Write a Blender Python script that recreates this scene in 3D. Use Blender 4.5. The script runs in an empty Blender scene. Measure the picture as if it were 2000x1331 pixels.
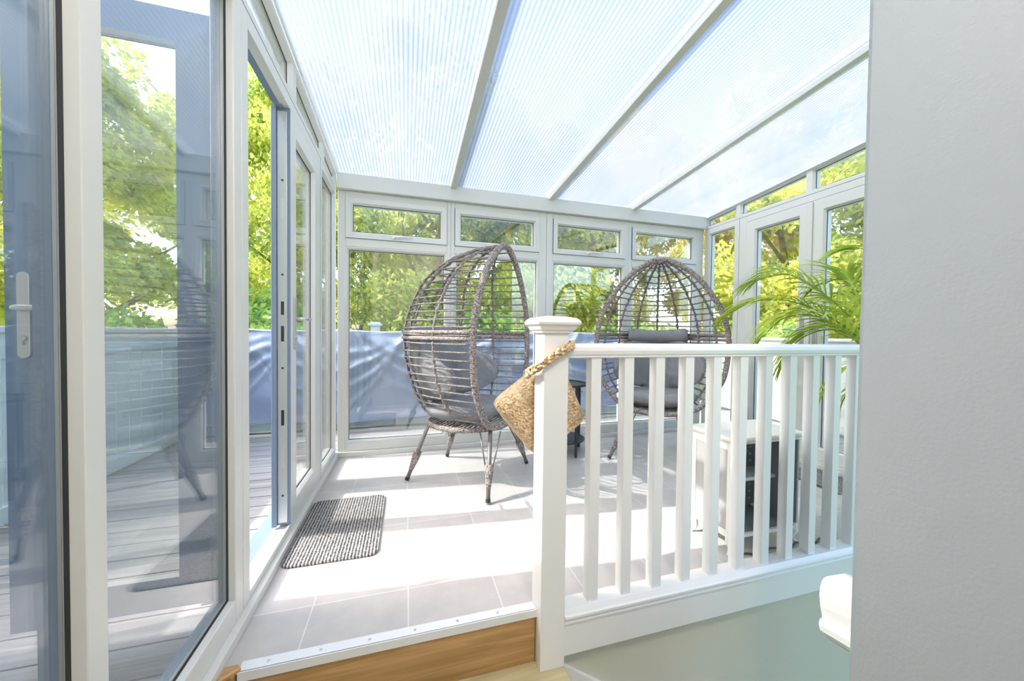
import bpy, math, random
from mathutils import Vector, Matrix, noise
R = math.radians
random.seed(7)
C = bpy.context.scene.collection
SC = bpy.context.scene

# ------------------------------------------------------------------ camera
EYE = 0.95
cam = bpy.data.cameras.new('camera')
camo = bpy.data.objects.new('camera', cam); C.objects.link(camo)
yaw, pitch, roll, fpx = .2827, -.0207, .0113, 708.34
fw = Vector((math.sin(yaw)*math.cos(pitch), math.cos(yaw)*math.cos(pitch), math.sin(pitch)))
rt = Vector((math.cos(yaw), -math.sin(yaw), 0)); up = rt.cross(fw)
r2 = rt*math.cos(roll) + up*math.sin(roll); u2 = -rt*math.sin(roll) + up*math.cos(roll)
m = Matrix((r2, u2, -fw)).transposed().to_4x4(); m.translation = (0, 0, EYE)
camo.matrix_world = m
cam.sensor_fit = 'HORIZONTAL'; cam.sensor_width = 36; cam.lens = 36*fpx/2000
cam.clip_start = .02; cam.clip_end = 300
SC.camera = camo

# ------------------------------------------------------------------ light and exposure
SUN_EL, SUN_AZ = 42.0, 5.4            # azimuth: from -X, a little towards +Y
w = bpy.data.worlds.new('sky'); SC.world = w; w.use_nodes = True
nt = w.node_tree; nt.nodes.clear()
sky = nt.nodes.new('ShaderNodeTexSky'); sky.sky_type = 'NISHITA'
sky.sun_disc = False; sky.sun_elevation = R(SUN_EL); sky.sun_rotation = R(-90+SUN_AZ)
sky.air_density = 1.0; sky.dust_density = 3.0; sky.ozone_density = 1.0
bg = nt.nodes.new('ShaderNodeBackground'); bg.inputs[1].default_value = .40
wo = nt.nodes.new('ShaderNodeOutputWorld')
nt.links.new(sky.outputs[0], bg.inputs[0]); nt.links.new(bg.outputs[0], wo.inputs[0])
sl = bpy.data.lights.new('sun', 'SUN'); sl.energy = 2.6; sl.angle = R(.6); sl.color = (1, .95, .88)
so = bpy.data.objects.new('sun', sl); C.objects.link(so)
sd = Vector((-math.cos(R(SUN_EL))*math.cos(R(SUN_AZ)), math.cos(R(SUN_EL))*math.sin(R(SUN_AZ)), math.sin(R(SUN_EL))))
so.rotation_euler = sd.to_track_quat('Z', 'Y').to_euler(); so.location = sd*20
SC.view_settings.view_transform = 'Standard'; SC.view_settings.look = 'None'
SC.view_settings.gamma = 1; SC.view_settings.use_curve_mapping = False
SC.view_settings.exposure = 1.3
al = bpy.data.lights.new('landing_fill', 'POINT'); al.shadow_soft_size = .07; al.energy = 20; al.color = (1, .90, .80)  # added fill light without a fitting, brightens newel, near frames and grey wall
ao = bpy.data.objects.new('landing_fill', al); C.objects.link(ao); ao.location = (.45, -.30, 2.36)
SC.cycles.transparent_max_bounces = 40; SC.cycles.max_bounces = 10
SC.cycles.diffuse_bounces = 6; SC.cycles.transmission_bounces = 8; SC.cycles.glossy_bounces = 4
SC.cycles.use_denoising = True
SC.cycles.sample_clamp_indirect = 8

# ------------------------------------------------------------------ materials
def mat(name, col, rough=.5, metal=0, bump=None, mix=None, spec=.5):
    """bump=(kind, scale, strength); mix=(scale, colour2, amount, stretch)"""
    m = bpy.data.materials.new(name); m.use_nodes = True
    n = m.node_tree; b = n.nodes['Principled BSDF']
    b.inputs['Base Color'].default_value = (*col, 1); b.inputs['Roughness'].default_value = rough
    b.inputs['Metallic'].default_value = metal; b.inputs['Specular IOR Level'].default_value = spec
    tc = n.nodes.new('ShaderNodeTexCoord')
    if mix:
        sc, c2, amt, st = mix
        mp = n.nodes.new('ShaderNodeMapping'); mp.inputs['Scale'].default_value = st
        n.links.new(tc.outputs['Object'], mp.inputs[0])
        t = n.nodes.new('ShaderNodeTexNoise'); t.inputs['Scale'].default_value = sc; t.inputs['Detail'].default_value = 5
        n.links.new(mp.outputs[0], t.inputs['Vector'])
        r = n.nodes.new('ShaderNodeValToRGB'); r.color_ramp.elements[0].position = .5-.25*amt; r.color_ramp.elements[1].position = .5+.25*amt
        r.color_ramp.elements[0].color = (*col, 1); r.color_ramp.elements[1].color = (*c2, 1)
        n.links.new(t.outputs['Fac'], r.inputs[0]); n.links.new(r.outputs[0], b.inputs['Base Color'])
    if bump:
        k, sc, stg = bump
        t = n.nodes.new('ShaderNodeTexNoise' if k == 'noise' else 'ShaderNodeTexWave' if k == 'wave' else 'ShaderNodeTexVoronoi')
        t.inputs['Scale'].default_value = sc
        n.links.new(tc.outputs['Object'], t.inputs['Vector'])
        bp = n.nodes.new('ShaderNodeBump'); bp.inputs['Strength'].default_value = stg; bp.inputs['Distance'].default_value = .01
        n.links.new(t.outputs[1 if k == 'wave' else 0], bp.inputs['Height']); n.links.new(bp.outputs[0], b.inputs['Normal'])
    return m

M = {}
M['frame'] = mat('frame_paint', (.66, .67, .65), .35)
M['outer'] = mat('outer_paint', (.19, .26, .37), .4)
M['gasket'] = mat('gasket_rubber', (.02, .022, .025), .6)
M['white'] = mat('white_gloss', (.82, .815, .81), .3)
M['metal'] = mat('satin_metal', (.62, .62, .62), .3, .8)
M['lock'] = mat('lock_metal', (.55, .57, .58), .35, .6)
M['dark'] = mat('dark_slot', (.03, .03, .035), .6)
M['green'] = mat('sage_wall', (.60, .575, .48), .75, bump=('noise', 260, .12))
M['greywall'] = mat('blue_grey_wall', (.39, .43, .465), .7, bump=('noise', 120, .10), mix=(3, (.375, .415, .45), 1.4, (1, 1, 1)))
M['alu'] = mat('nosing', (.78, .80, .84), .45, .1)
M['black'] = mat('black_metal', (.025, .025, .03), .4)
M['tarp'] = mat('tarp', (.27, .33, .46), .33, bump=('noise', 14, .5), mix=(4, (.33, .39, .52), 1.3, (1, 1, 1)))
M['cushion'] = mat('grey_cloth', (.20, .21, .235), .85, bump=('noise', 26, .55), mix=(9, (.26, .265, .285), 1.2, (1, 1, 1)))
M['jute'] = mat('jute', (.88, .68, .44), .9, bump=('voronoi', 120, 1.0), mix=(90, (.56, .37, .20), .5, (1, 1, 1)))
M['trunk'] = mat('bark', (.34, .27, .18), .9, bump=('noise', 30, .8), mix=(12, (.18, .14, .09), 1, (1, 1, .2)))
M['ground'] = mat('lawn', (.16, .22, .05), .95, mix=(1.4, (.24, .30, .07), 1.2, (1, 1, 1)))
M['soil'] = mat('soil', (.06, .04, .03), .95, bump=('noise', 60, 1))
M['pot'] = mat('pot_glaze', (.55, .55, .54), .4)
M['carpet'] = mat('stair_carpet', (.58, .52, .46), .95, bump=('noise', 300, .6))
M['fence'] = mat('fence_paint', (.55, .63, .66), .6, bump=('noise', 40, .3), mix=(6, (.48, .57, .61), 1.2, (1, 1, .15)))
M['whitefence'] = mat('white_render', (.85, .84, .80), .7)
M['cab'] = mat('cabinet_paint', (.74, .73, .70), .45)
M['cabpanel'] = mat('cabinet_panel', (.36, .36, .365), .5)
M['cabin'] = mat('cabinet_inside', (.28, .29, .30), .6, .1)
M['cable'] = mat('brown_cable', (.12, .07, .05), .5)
M['stem'] = mat('palm_stem', (.30, .36, .08), .5)

def noise_wrap(name, c1, c2, scale, bstr):
    m = bpy.data.materials.new(name); m.use_nodes = True
    n = m.node_tree; b = n.nodes['Principled BSDF']; b.inputs['Roughness'].default_value = .65
    tc = n.nodes.new('ShaderNodeTexCoord')
    v = n.nodes.new('ShaderNodeTexVoronoi'); v.inputs['Scale'].default_value = scale
    n.links.new(tc.outputs['Object'], v.inputs['Vector'])
    r = n.nodes.new('ShaderNodeValToRGB'); r.color_ramp.elements[0].color = (*c1, 1); r.color_ramp.elements[1].color = (*c2, 1)
    r.color_ramp.elements[0].position = .15; r.color_ramp.elements[1].position = .75
    sp = n.nodes.new('ShaderNodeSeparateColor'); n.links.new(v.outputs['Color'], sp.inputs[0])
    n.links.new(sp.outputs[0], r.inputs[0]); n.links.new(r.outputs[0], b.inputs['Base Color'])
    bp = n.nodes.new('ShaderNodeBump'); bp.inputs['Strength'].default_value = bstr; bp.inputs['Distance'].default_value = .004; bp.invert = True
    n.links.new(v.outputs['Distance'], bp.inputs['Height']); n.links.new(bp.outputs[0], b.inputs['Normal'])
    return m
M['rattan'] = noise_wrap('rattan', (.13, .112, .112), (.44, .385, .37), 170, .9)
M['rib'] = noise_wrap('rattan_thin', (.12, .105, .105), (.36, .32, .31), 230, .8)
M['leg'] = mat('leg_metal', (.22, .205, .20), .4, .3)

def floor_mat():
    m = bpy.data.materials.new('floor_tile'); m.use_nodes = True
    n = m.node_tree; b = n.nodes['Principled BSDF']; b.inputs['Roughness'].default_value = .34
    tc = n.nodes.new('ShaderNodeTexCoord'); mp = n.nodes.new('ShaderNodeMapping')
    mp.inputs['Location'].default_value = (.305, -1.375+.48*4, 0)
    n.links.new(tc.outputs['Object'], mp.inputs[0])
    br = n.nodes.new('ShaderNodeTexBrick'); br.offset = 0; br.squash = 1
    br.inputs['Scale'].default_value = 1; br.inputs['Brick Width'].default_value = .315; br.inputs['Row Height'].default_value = .48
    br.inputs['Mortar Size'].default_value = .0022; br.inputs['Mortar Smooth'].default_value = .2
    br.inputs['Color1'].default_value = (.52, .51, .515, 1); br.inputs['Color2'].default_value = (.565, .55, .55, 1)
    br.inputs['Mortar'].default_value = (.72, .71, .71, 1)
    n.links.new(mp.outputs[0], br.inputs['Vector'])
    t = n.nodes.new('ShaderNodeTexNoise'); t.inputs['Scale'].default_value = 7; t.inputs['Detail'].default_value = 8; t.inputs['Roughness'].default_value = .65
    n.links.new(tc.outputs['Object'], t.inputs['Vector'])
    r = n.nodes.new('ShaderNodeValToRGB'); r.color_ramp.elements[0].position = .3; r.color_ramp.elements[1].position = .7
    r.color_ramp.elements[0].color = (.86, .86, .88, 1); r.color_ramp.elements[1].color = (1.06, 1.03, 1, 1)
    n.links.new(t.outputs['Fac'], r.inputs[0])
    mx = n.nodes.new('ShaderNodeMix'); mx.data_type = 'RGBA'; mx.blend_type = 'MULTIPLY'; mx.inputs[0].default_value = 1
    n.links.new(br.outputs['Color'], mx.inputs[6]); n.links.new(r.outputs[0], mx.inputs[7]); n.links.new(mx.outputs[2], b.inputs['Base Color'])
    return m
M['tile'] = floor_mat()

def wood_mat(name, c1, c2, axis, sc=6):
    m = bpy.data.materials.new(name); m.use_nodes = True
    n = m.node_tree; b = n.nodes['Principled BSDF']; b.inputs['Roughness'].default_value = .45
    tc = n.nodes.new('ShaderNodeTexCoord'); mp = n.nodes.new('ShaderNodeMapping')
    s = [sc*3]*3; s[axis] = sc*.18; mp.inputs['Scale'].default_value = s
    n.links.new(tc.outputs['Object'], mp.inputs[0])
    t = n.nodes.new('ShaderNodeTexNoise'); t.inputs['Scale'].default_value = 2.2; t.inputs['Detail'].default_value = 8; t.inputs['Distortion'].default_value = .8
    n.links.new(mp.outputs[0], t.inputs['Vector'])
    r = n.nodes.new('ShaderNodeValToRGB'); r.color_ramp.elements[0].position = .32; r.color_ramp.elements[1].position = .66
    r.color_ramp.elements[0].color = (*c1, 1); r.color_ramp.elements[1].color = (*c2, 1)
    n.links.new(t.outputs['Fac'], r.inputs[0]); n.links.new(r.outputs[0], b.inputs['Base Color'])
    return m
M['oak'] = wood_mat('oak', (.34, .19, .065), (.55, .34, .15), 0)
M['oakfloor'] = wood_mat('oak_floor', (.42, .36, .20), (.60, .52, .30), 0)
M['deck'] = wood_mat('deck_wood', (.24, .235, .24), (.40, .385, .38), 0, 4)

def glass_mat():
    m = bpy.data.materials.new('window_glass'); m.use_nodes = True
    n = m.node_tree; n.nodes.clear()
    o = n.nodes.new('ShaderNodeOutputMaterial'); mx = n.nodes.new('ShaderNodeMixShader')
    tr = n.nodes.new('ShaderNodeBsdfTransparent'); tr.inputs[0].default_value = (.975, .985, .982, 1)
    gl = n.nodes.new('ShaderNodeBsdfGlossy'); gl.inputs['Roughness'].default_value = 0
    ge = n.nodes.new('ShaderNodeNewGeometry')
    d = n.nodes.new('ShaderNodeVectorMath'); d.operation = 'DOT_PRODUCT'
    n.links.new(ge.outputs['Incoming'], d.inputs[0]); n.links.new(ge.outputs['Normal'], d.inputs[1])
    a = n.nodes.new('ShaderNodeMath'); a.operation = 'ABSOLUTE'; n.links.new(d.outputs['Value'], a.inputs[0])
    s = n.nodes.new('ShaderNodeMath'); s.operation = 'SUBTRACT'; s.inputs[0].default_value = 1; n.links.new(a.outputs[0], s.inputs[1])
    p = n.nodes.new('ShaderNodeMath'); p.operation = 'POWER'; p.inputs[1].default_value = 5; n.links.new(s.outputs[0], p.inputs[0])
    f = n.nodes.new('ShaderNodeMath'); f.operation = 'MULTIPLY_ADD'; f.inputs[1].default_value = .94; f.inputs[2].default_value = .055
    n.links.new(p.outputs[0], f.inputs[0]); n.links.new(f.outputs[0], mx.inputs[0])
    n.links.new(tr.outputs[0], mx.inputs[1]); n.links.new(gl.outputs[0], mx.inputs[2]); n.links.new(mx.outputs[0], o.inputs[0])
    return m
M['glass'] = glass_mat()

def roof_mat():
    m = bpy.data.materials.new('polycarbonate'); m.use_nodes = True
    n = m.node_tree; n.nodes.clear()
    o = n.nodes.new('ShaderNodeOutputMaterial')
    tc = n.nodes.new('ShaderNodeTexCoord')
    sx = n.nodes.new('ShaderNodeSeparateXYZ'); n.links.new(tc.outputs['Object'], sx.inputs[0])
    # cell walls: a narrow dull line every 21 mm, running down the slope
    a = n.nodes.new('ShaderNodeMath'); a.operation = 'MULTIPLY'; a.inputs[1].default_value = 1/.021; n.links.new(sx.outputs[0], a.inputs[0])
    fr = n.nodes.new('ShaderNodeMath'); fr.operation = 'PINGPONG'; fr.inputs[1].default_value = .5; n.links.new(a.outputs[0], fr.inputs[0])
    r = n.nodes.new('ShaderNodeValToRGB'); e = r.color_ramp.elements
    e[0].position = .05; e[0].color = (.23, .265, .315, 1); e[1].position = .36; e[1].color = (.36, .378, .405, 1)
    n.links.new(fr.outputs[0], r.inputs[0])
    mp = n.nodes.new('ShaderNodeMapping'); mp.inputs['Scale'].default_value = (5, .5, 1); n.links.new(tc.outputs['Object'], mp.inputs[0])
    t = n.nodes.new('ShaderNodeTexNoise'); t.inputs['Scale'].default_value = 1; t.inputs['Detail'].default_value = 4; n.links.new(mp.outputs[0], t.inputs['Vector'])
    r2 = n.nodes.new('ShaderNodeValToRGB'); r2.color_ramp.elements[0].position = .3; r2.color_ramp.elements[1].position = .62
    r2.color_ramp.elements[0].color = (.88, .92, .96, 1); r2.color_ramp.elements[1].color = (1, 1, 1, 1); n.links.new(t.outputs['Fac'], r2.inputs[0])
    mx = n.nodes.new('ShaderNodeMix'); mx.data_type = 'RGBA'; mx.blend_type = 'MULTIPLY'; mx.inputs[0].default_value = 1
    n.links.new(r.outputs[0], mx.inputs[6]); n.links.new(r2.outputs[0], mx.inputs[7])
    tl = n.nodes.new('ShaderNodeBsdfTranslucent'); n.links.new(mx.outputs[2], tl.inputs[0])
    df = n.nodes.new('ShaderNodeBsdfDiffuse'); n.links.new(mx.outputs[2], df.inputs[0])
    gl = n.nodes.new('ShaderNodeBsdfGlossy'); gl.inputs['Roughness'].default_value = .18
    m1 = n.nodes.new('ShaderNodeMixShader'); m1.inputs[0].default_value = .26; n.links.new(tl.outputs[0], m1.inputs[1]); n.links.new(df.outputs[0], m1.inputs[2])
    m2 = n.nodes.new('ShaderNodeMixShader'); m2.inputs[0].default_value = .05; n.links.new(m1.outputs[0], m2.inputs[1]); n.links.new(gl.outputs[0], m2.inputs[2])
    tp = n.nodes.new('ShaderNodeBsdfTransparent'); m3 = n.nodes.new('ShaderNodeMixShader'); m3.inputs[0].default_value = .13
    n.links.new(m2.outputs[0], m3.inputs[1]); n.links.new(tp.outputs[0], m3.inputs[2]); n.links.new(m3.outputs[0], o.inputs[0])
    return m
M['roof'] = roof_mat()
def clear_mat():
    m = bpy.data.materials.new('polycarbonate_skin'); m.use_nodes = True
    n = m.node_tree; n.nodes.clear(); o = n.nodes.new('ShaderNodeOutputMaterial'); t = n.nodes.new('ShaderNodeBsdfTransparent')
    t.inputs[0].default_value = (.9, .93, .95, 1); g = n.nodes.new('ShaderNodeBsdfGlossy'); g.inputs['Roughness'].default_value = .1
    x = n.nodes.new('ShaderNodeMixShader'); x.inputs[0].default_value = .06
    n.links.new(t.outputs[0], x.inputs[1]); n.links.new(g.outputs[0], x.inputs[2]); n.links.new(x.outputs[0], o.inputs[0]); return m
M['skin'] = clear_mat()

def leaf_mat(name, c1, c2, scale=1.2, trans=.5):
    m = bpy.data.materials.new(name); m.use_nodes = True
    n = m.node_tree; n.nodes.clear(); o = n.nodes.new('ShaderNodeOutputMaterial')
    ge = n.nodes.new('ShaderNodeNewGeometry')
    tc = n.nodes.new('ShaderNodeTexCoord')
    t = n.nodes.new('ShaderNodeTexNoise'); t.inputs['Scale'].default_value = scale; t.inputs['Detail'].default_value = 2
    n.links.new(tc.outputs['Object'], t.inputs['Vector'])
    ad = n.nodes.new('ShaderNodeMath'); ad.operation = 'MULTIPLY_ADD'; ad.inputs[1].default_value = .35; n.links.new(ge.outputs['Random Per Island'], ad.inputs[0])
    s = n.nodes.new('ShaderNodeMath'); s.operation = 'SUBTRACT'; s.inputs[1].default_value = .17; n.links.new(t.outputs['Fac'], s.inputs[0]); n.links.new(s.outputs[0], ad.inputs[2])
    r = n.nodes.new('ShaderNodeValToRGB'); r.color_ramp.elements[0].position = .28; r.color_ramp.elements[1].position = .72
    r.color_ramp.elements[0].color = (*c1, 1); r.color_ramp.elements[1].color = (*c2, 1); n.links.new(ad.outputs[0], r.inputs[0])
    d = n.nodes.new('ShaderNodeBsdfPrincipled'); d.inputs['Roughness'].default_value = .5; n.links.new(r.outputs[0], d.inputs['Base Color'])
    tl = n.nodes.new('ShaderNodeBsdfTranslucent'); n.links.new(r.outputs[0], tl.inputs[0])
    x = n.nodes.new('ShaderNodeMixShader'); x.inputs[0].default_value = trans
    n.links.new(d.outputs[0], x.inputs[1]); n.links.new(tl.outputs[0], x.inputs[2]); n.links.new(x.outputs[0], o.inputs[0]); return m
M['leafA'] = leaf_mat('leaves_lime', (.46, .54, .11), (.98, .93, .22))
M['leafB'] = leaf_mat('leaves_green', (.32, .43, .10), (.86, .86, .22))
M['leafC'] = leaf_mat('leaves_warm', (.50, .50, .16), (.98, .84, .36))
M['leafD'] = leaf_mat('leaves_hedge', (.20, .40, .11), (.66, .82, .24))
M['palm'] = leaf_mat('palm_leaf', (.30, .46, .06), (.72, .80, .12), 4, .5)

def mat_rug():
    m = bpy.data.materials.new('ribbed_mat'); m.use_nodes = True
    n = m.node_tree; b = n.nodes['Principled BSDF']; b.inputs['Roughness'].default_value = .95
    tc = n.nodes.new('ShaderNodeTexCoord'); sx = n.nodes.new('ShaderNodeSeparateXYZ'); n.links.new(tc.outputs['Object'], sx.inputs[0])
    a = n.nodes.new('ShaderNodeMath'); a.operation = 'MULTIPLY'; a.inputs[1].default_value = 1/.0135; n.links.new(sx.outputs[0], a.inputs[0])
    p = n.nodes.new('ShaderNodeMath'); p.operation = 'PINGPONG'; p.inputs[1].default_value = .5; n.links.new(a.outputs[0], p.inputs[0])
    t = n.nodes.new('ShaderNodeTexNoise'); t.inputs['Scale'].default_value = 140; t.inputs['Detail'].default_value = 3; n.links.new(tc.outputs['Object'], t.inputs['Vector'])
    ad = n.nodes.new('ShaderNodeMath'); ad.operation = 'ADD'; n.links.new(p.outputs[0], ad.inputs[0]); n.links.new(t.outputs['Fac'], ad.inputs[1])
    r = n.nodes.new('ShaderNodeValToRGB'); r.color_ramp.elements[0].position = .62; r.color_ramp.elements[1].position = .86
    r.color_ramp.elements[0].color = (.045, .05, .06, 1); r.color_ramp.elements[1].color = (.40, .38, .37, 1)
    n.links.new(ad.outputs[0], r.inputs[0]); n.links.new(r.outputs[0], b.inputs['Base Color'])
    bp = n.nodes.new('ShaderNodeBump'); bp.inputs['Strength'].default_value = 1; bp.inputs['Distance'].default_value = .006
    n.links.new(ad.outputs[0], bp.inputs['Height']); n.links.new(bp.outputs[0], b.inputs['Normal']); return m
M['rug'] = mat_rug()

# ------------------------------------------------------------------ mesh helpers
class MB:
    def __init__(s): s.v = []; s.f = []; s.m = []
    def add(s, vs, fs, mi=0):
        o = len(s.v); s.v += [tuple(p) for p in vs]
        for i, f in enumerate(fs):
            s.f.append(tuple(o+k for k in f)); s.m.append(mi[i] if isinstance(mi, (list, tuple)) else mi)
    def box(s, x0, x1, y0, y1, z0, z1, mi=0, f=None):
        vs = [(x, y, z) for x in (x0, x1) for y in (y0, y1) for z in (z0, z1)]
        if f: vs = [f(*p) for p in vs]
        s.add(vs, [(0, 1, 3, 2), (4, 6, 7, 5), (0, 4, 5, 1), (2, 3, 7, 6), (0, 2, 6, 4), (1, 5, 7, 3)], mi)
    def tube(s, pts, r, n=8, closed=False, mi=0, cap=True):
        pts = [Vector(p) for p in pts]; N = len(pts)
        rr = r if isinstance(r, (list, tuple)) else [r]*N
        tg = []
        for i in range(N):
            a = pts[(i-1) % N] if (closed or i > 0) else pts[i]; b = pts[(i+1) % N] if (closed or i < N-1) else pts[i]
            t = (b-a); tg.append(t.normalized() if t.length > 1e-9 else Vector((0, 0, 1)))
        nv = tg[0].orthogonal().normalized(); vs = []
        for i in range(N):
            nv = (nv - tg[i]*nv.dot(tg[i]))
            nv = nv.normalized() if nv.length > 1e-6 else tg[i].orthogonal().normalized()
            bv = tg[i].cross(nv)
            for k in range(n):
                a = 2*math.pi*k/n; vs.append(pts[i]+(nv*math.cos(a)+bv*math.sin(a))*rr[i])
        fs = [(i*n+k, i*n+(k+1) % n, ((i+1) % N)*n+(k+1) % n, ((i+1) % N)*n+k) for i in range(N if closed else N-1) for k in range(n)]
        if cap and not closed: fs += [tuple(range(n))[::-1], tuple((N-1)*n+k for k in range(n))]
        s.add(vs, fs, mi)
    def lathe(s, prof, c=(0, 0, 0), n=24, mi=0):
        vs = [(c[0]+r*math.cos(2*math.pi*k/n), c[1]+r*math.sin(2*math.pi*k/n), c[2]+z) for r, z in prof for k in range(n)]
        fs = [(i*n+k, i*n+(k+1) % n, (i+1)*n+(k+1) % n, (i+1)*n+k) for i in range(len(prof)-1) for k in range(n)]
        fs += [tuple(range(n))[::-1], tuple((len(prof)-1)*n+k for k in range(n))]
        s.add(vs, fs, mi)
    def grid(s, fn, nu, nv, mi=0, closeu=False):
        vs = [fn(i/nu, j/nv) for j in range(nv+1) for i in range(nu if closeu else nu+1)]
        W = nu if closeu else nu+1
        s.add(vs, [(j*W+i, j*W+(i+1) % W, (j+1)*W+(i+1) % W, (j+1)*W+i) for j in range(nv) for i in range(nu)], mi)
    def ring(s, poly, prof, f, mis=0):
        """frame member swept round the polygon poly (u,z), profile points (inset, depth)"""
        loops = []
        n = len(poly)
        def inset(o):
            out = []
            for i in range(n):
                p0, p1, p2 = Vector(poly[i-1]), Vector(poly[i]), Vector(poly[(i+1) % n])
                d1 = (p1-p0).normalized(); d2 = (p2-p1).normalized()
                n1 = Vector((-d1.y, d1.x)); n2 = Vector((-d2.y, d2.x))
                bis = n1+n2; k = o/max(.2, (1+n1.dot(n2)))
                out.append(p1+bis*k)
            return out
        for o, d in prof: loops.append([f(q.x, q.y, d) for q in inset(o)])
        vs = [p for l in loops for p in l]; K = len(loops); fs = []; ms = []
        for j in range(K):
            for i in range(n):
                fs.append((j*n+i, j*n+(i+1) % n, ((j+1) % K)*n+(i+1) % n, ((j+1) % K)*n+i)); ms.append(mis[j] if isinstance(mis, (list, tuple)) else mis)
        s.add(vs, fs, ms)
    def build(s, name, mats, parent=None, smooth=False, bevel=0, shift=None):
        me = bpy.data.meshes.new(name); me.from_pydata(s.v, [], s.f)
        for k in (mats if isinstance(mats, (list, tuple)) else [mats]): me.materials.append(M[k])
        me.polygons.foreach_set('material_index', s.m)
        if smooth: me.polygons.foreach_set('use_smooth', [True]*len(s.f))
        if len(s.f) < 60000:
            import bmesh
            bm = bmesh.new(); bm.from_mesh(me); bmesh.ops.recalc_face_normals(bm, faces=bm.faces); bm.to_mesh(me); bm.free()
        me.update()
        o = bpy.data.objects.new(name, me); C.objects.link(o)
        if shift is not None:
            me.transform(Matrix.Translation(-Vector(shift))); o.location = shift
        if parent is not None: o.parent = parent
        if bevel:
            b = o.modifiers.new('bevel', 'BEVEL'); b.width = bevel; b.segments = 2; b.limit_method = 'ANGLE'; b.angle_limit = R(40)
        return o
def thing(name, label, cat, loc=(0, 0, 0), rz=0, group=None):
    o = bpy.data.objects.new(name, None); C.objects.link(o); o.location = loc; o.rotation_euler = (0, 0, rz)
    o.empty_display_size = .1; return tag(o, label, cat, group)
def tag(o, label, cat, group=None, kind=None):
    o['label'] = label; o['category'] = cat
    if group: o['group'] = group
    if kind: o['kind'] = kind
    return o
def struct(name, mb, mats, label, cat, parent=None, **k):
    o = mb.build(name, mats, parent, **k); o['kind'] = 'structure'
    if parent is None: o['label'] = label; o['category'] = cat
    return o
def sempty(name, label, cat):
    o = bpy.data.objects.new(name, None); C.objects.link(o); o['kind'] = 'structure'; o['label'] = label; o['category'] = cat; o.empty_display_size = .1
    return o

# ------------------------------------------------------------------ room numbers
XL, XR, YB, YS = -.5, 2.852, 2.969, 1.153
RZ = lambda y: 2.12+.082*(YB-y)             # underside of the roof
WL = lambda u, z, n: (XL-n, u, z)           # wall mappings: along, up, outwards
WB = lambda u, z, n: (u, YB+n, z)
WR = lambda u, z, n: (XR+n, u, z)

# floor
b = MB(); b.box(XL-.02, XR+.02, YS+.02, YB+.02, -.12, 0); struct('floor', b, 'tile', 'pale stone-effect tiled conservatory floor', 'floor')
b = MB(); b.box(-.62, .52, -1.6, YS+.02, -.30, -.185)
struct('floor_landing', b, 'oakfloor', 'light oak landing floor one step below the tiled floor', 'floor')
# stair flight going down beside the sage wall
b = MB()
for k in range(5):
    x0 = .52+.22*k; b.box(x0, x0+.24, .30, YS, -.185-.2*(k+1)-.3, -.185-.2*(k+1)+.0)
struct('stairs', b, 'carpet', 'beige carpeted stairs going down beside the sage green wall', 'stairs')
b = MB(); b.box(.52, 3.0, YS+.0, YS+.06, -2.2, -.12)
b.box(-.62, .52, YS+.012, YS+.06, -.6, -.19)
struct('wall_stairwell', b, 'green', 'sage green wall under the white balustrade base', 'wall')
b = MB()
b.add([(.52, YS, -.20), (.52, YS, -.32), (1.9, YS, -1.28), (1.9, YS, -1.16)]+[(x, YS-.018, z) for x, z in ((.52, -.20), (.52, -.32), (1.9, -1.28), (1.9, -1.16))],
      [(0, 1, 2, 3), (4, 7, 6, 5), (0, 3, 7, 4), (1, 5, 6, 2), (0, 4, 5, 1), (3, 2, 6, 7)])
struct('trim_1', b, 'white', 'white sloping skirting board along the stairs', 'trim')
# grey wall end
b = MB(); b.box(1.05, 1.35, -1.6, .612, -2.2, 2.6)
struct('wall_right', b, 'greywall', 'pale blue-grey painted wall end beside the camera', 'wall', bevel=.012)
# riser, nosing, quadrant
b = MB(); b.box(XL+.055, .43, YS+.004, YS+.016, -.185, -.024); struct('trim_2', b, 'oak', 'oak step riser below the white metal nosing', 'step')
b = MB(); b.box(XL+.055, .432, YS-.002, YS+.036, .0005, .003); b.box(XL+.055, .44, YS-.004, YS+.002, -.024, .003)
tr = struct('trim_3', b, 'alu', 'white metal stair nosing screwed along the step edge', 'trim', bevel=.001)
for x in (-.375, -.24, -.105, .03, .165, .30):
    b = MB(); b.lathe([(.0045, 0), (.0045, .0008), (.002, .0012)], (x, YS+.018, .003), 12); b.build('screw', 'lock', tr)
b = MB(); b.box(XL+.0, XL+.05, YS-.012, YS+.03, -.185, .004); b.tube([(XL+.012, YS-.02, .0), (XL+.06, YS+.01, .004)], .009, 10)
struct('trim_4', b, 'oak', 'short oak corner piece where the step meets the window cill', 'trim', bevel=.006)

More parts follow.
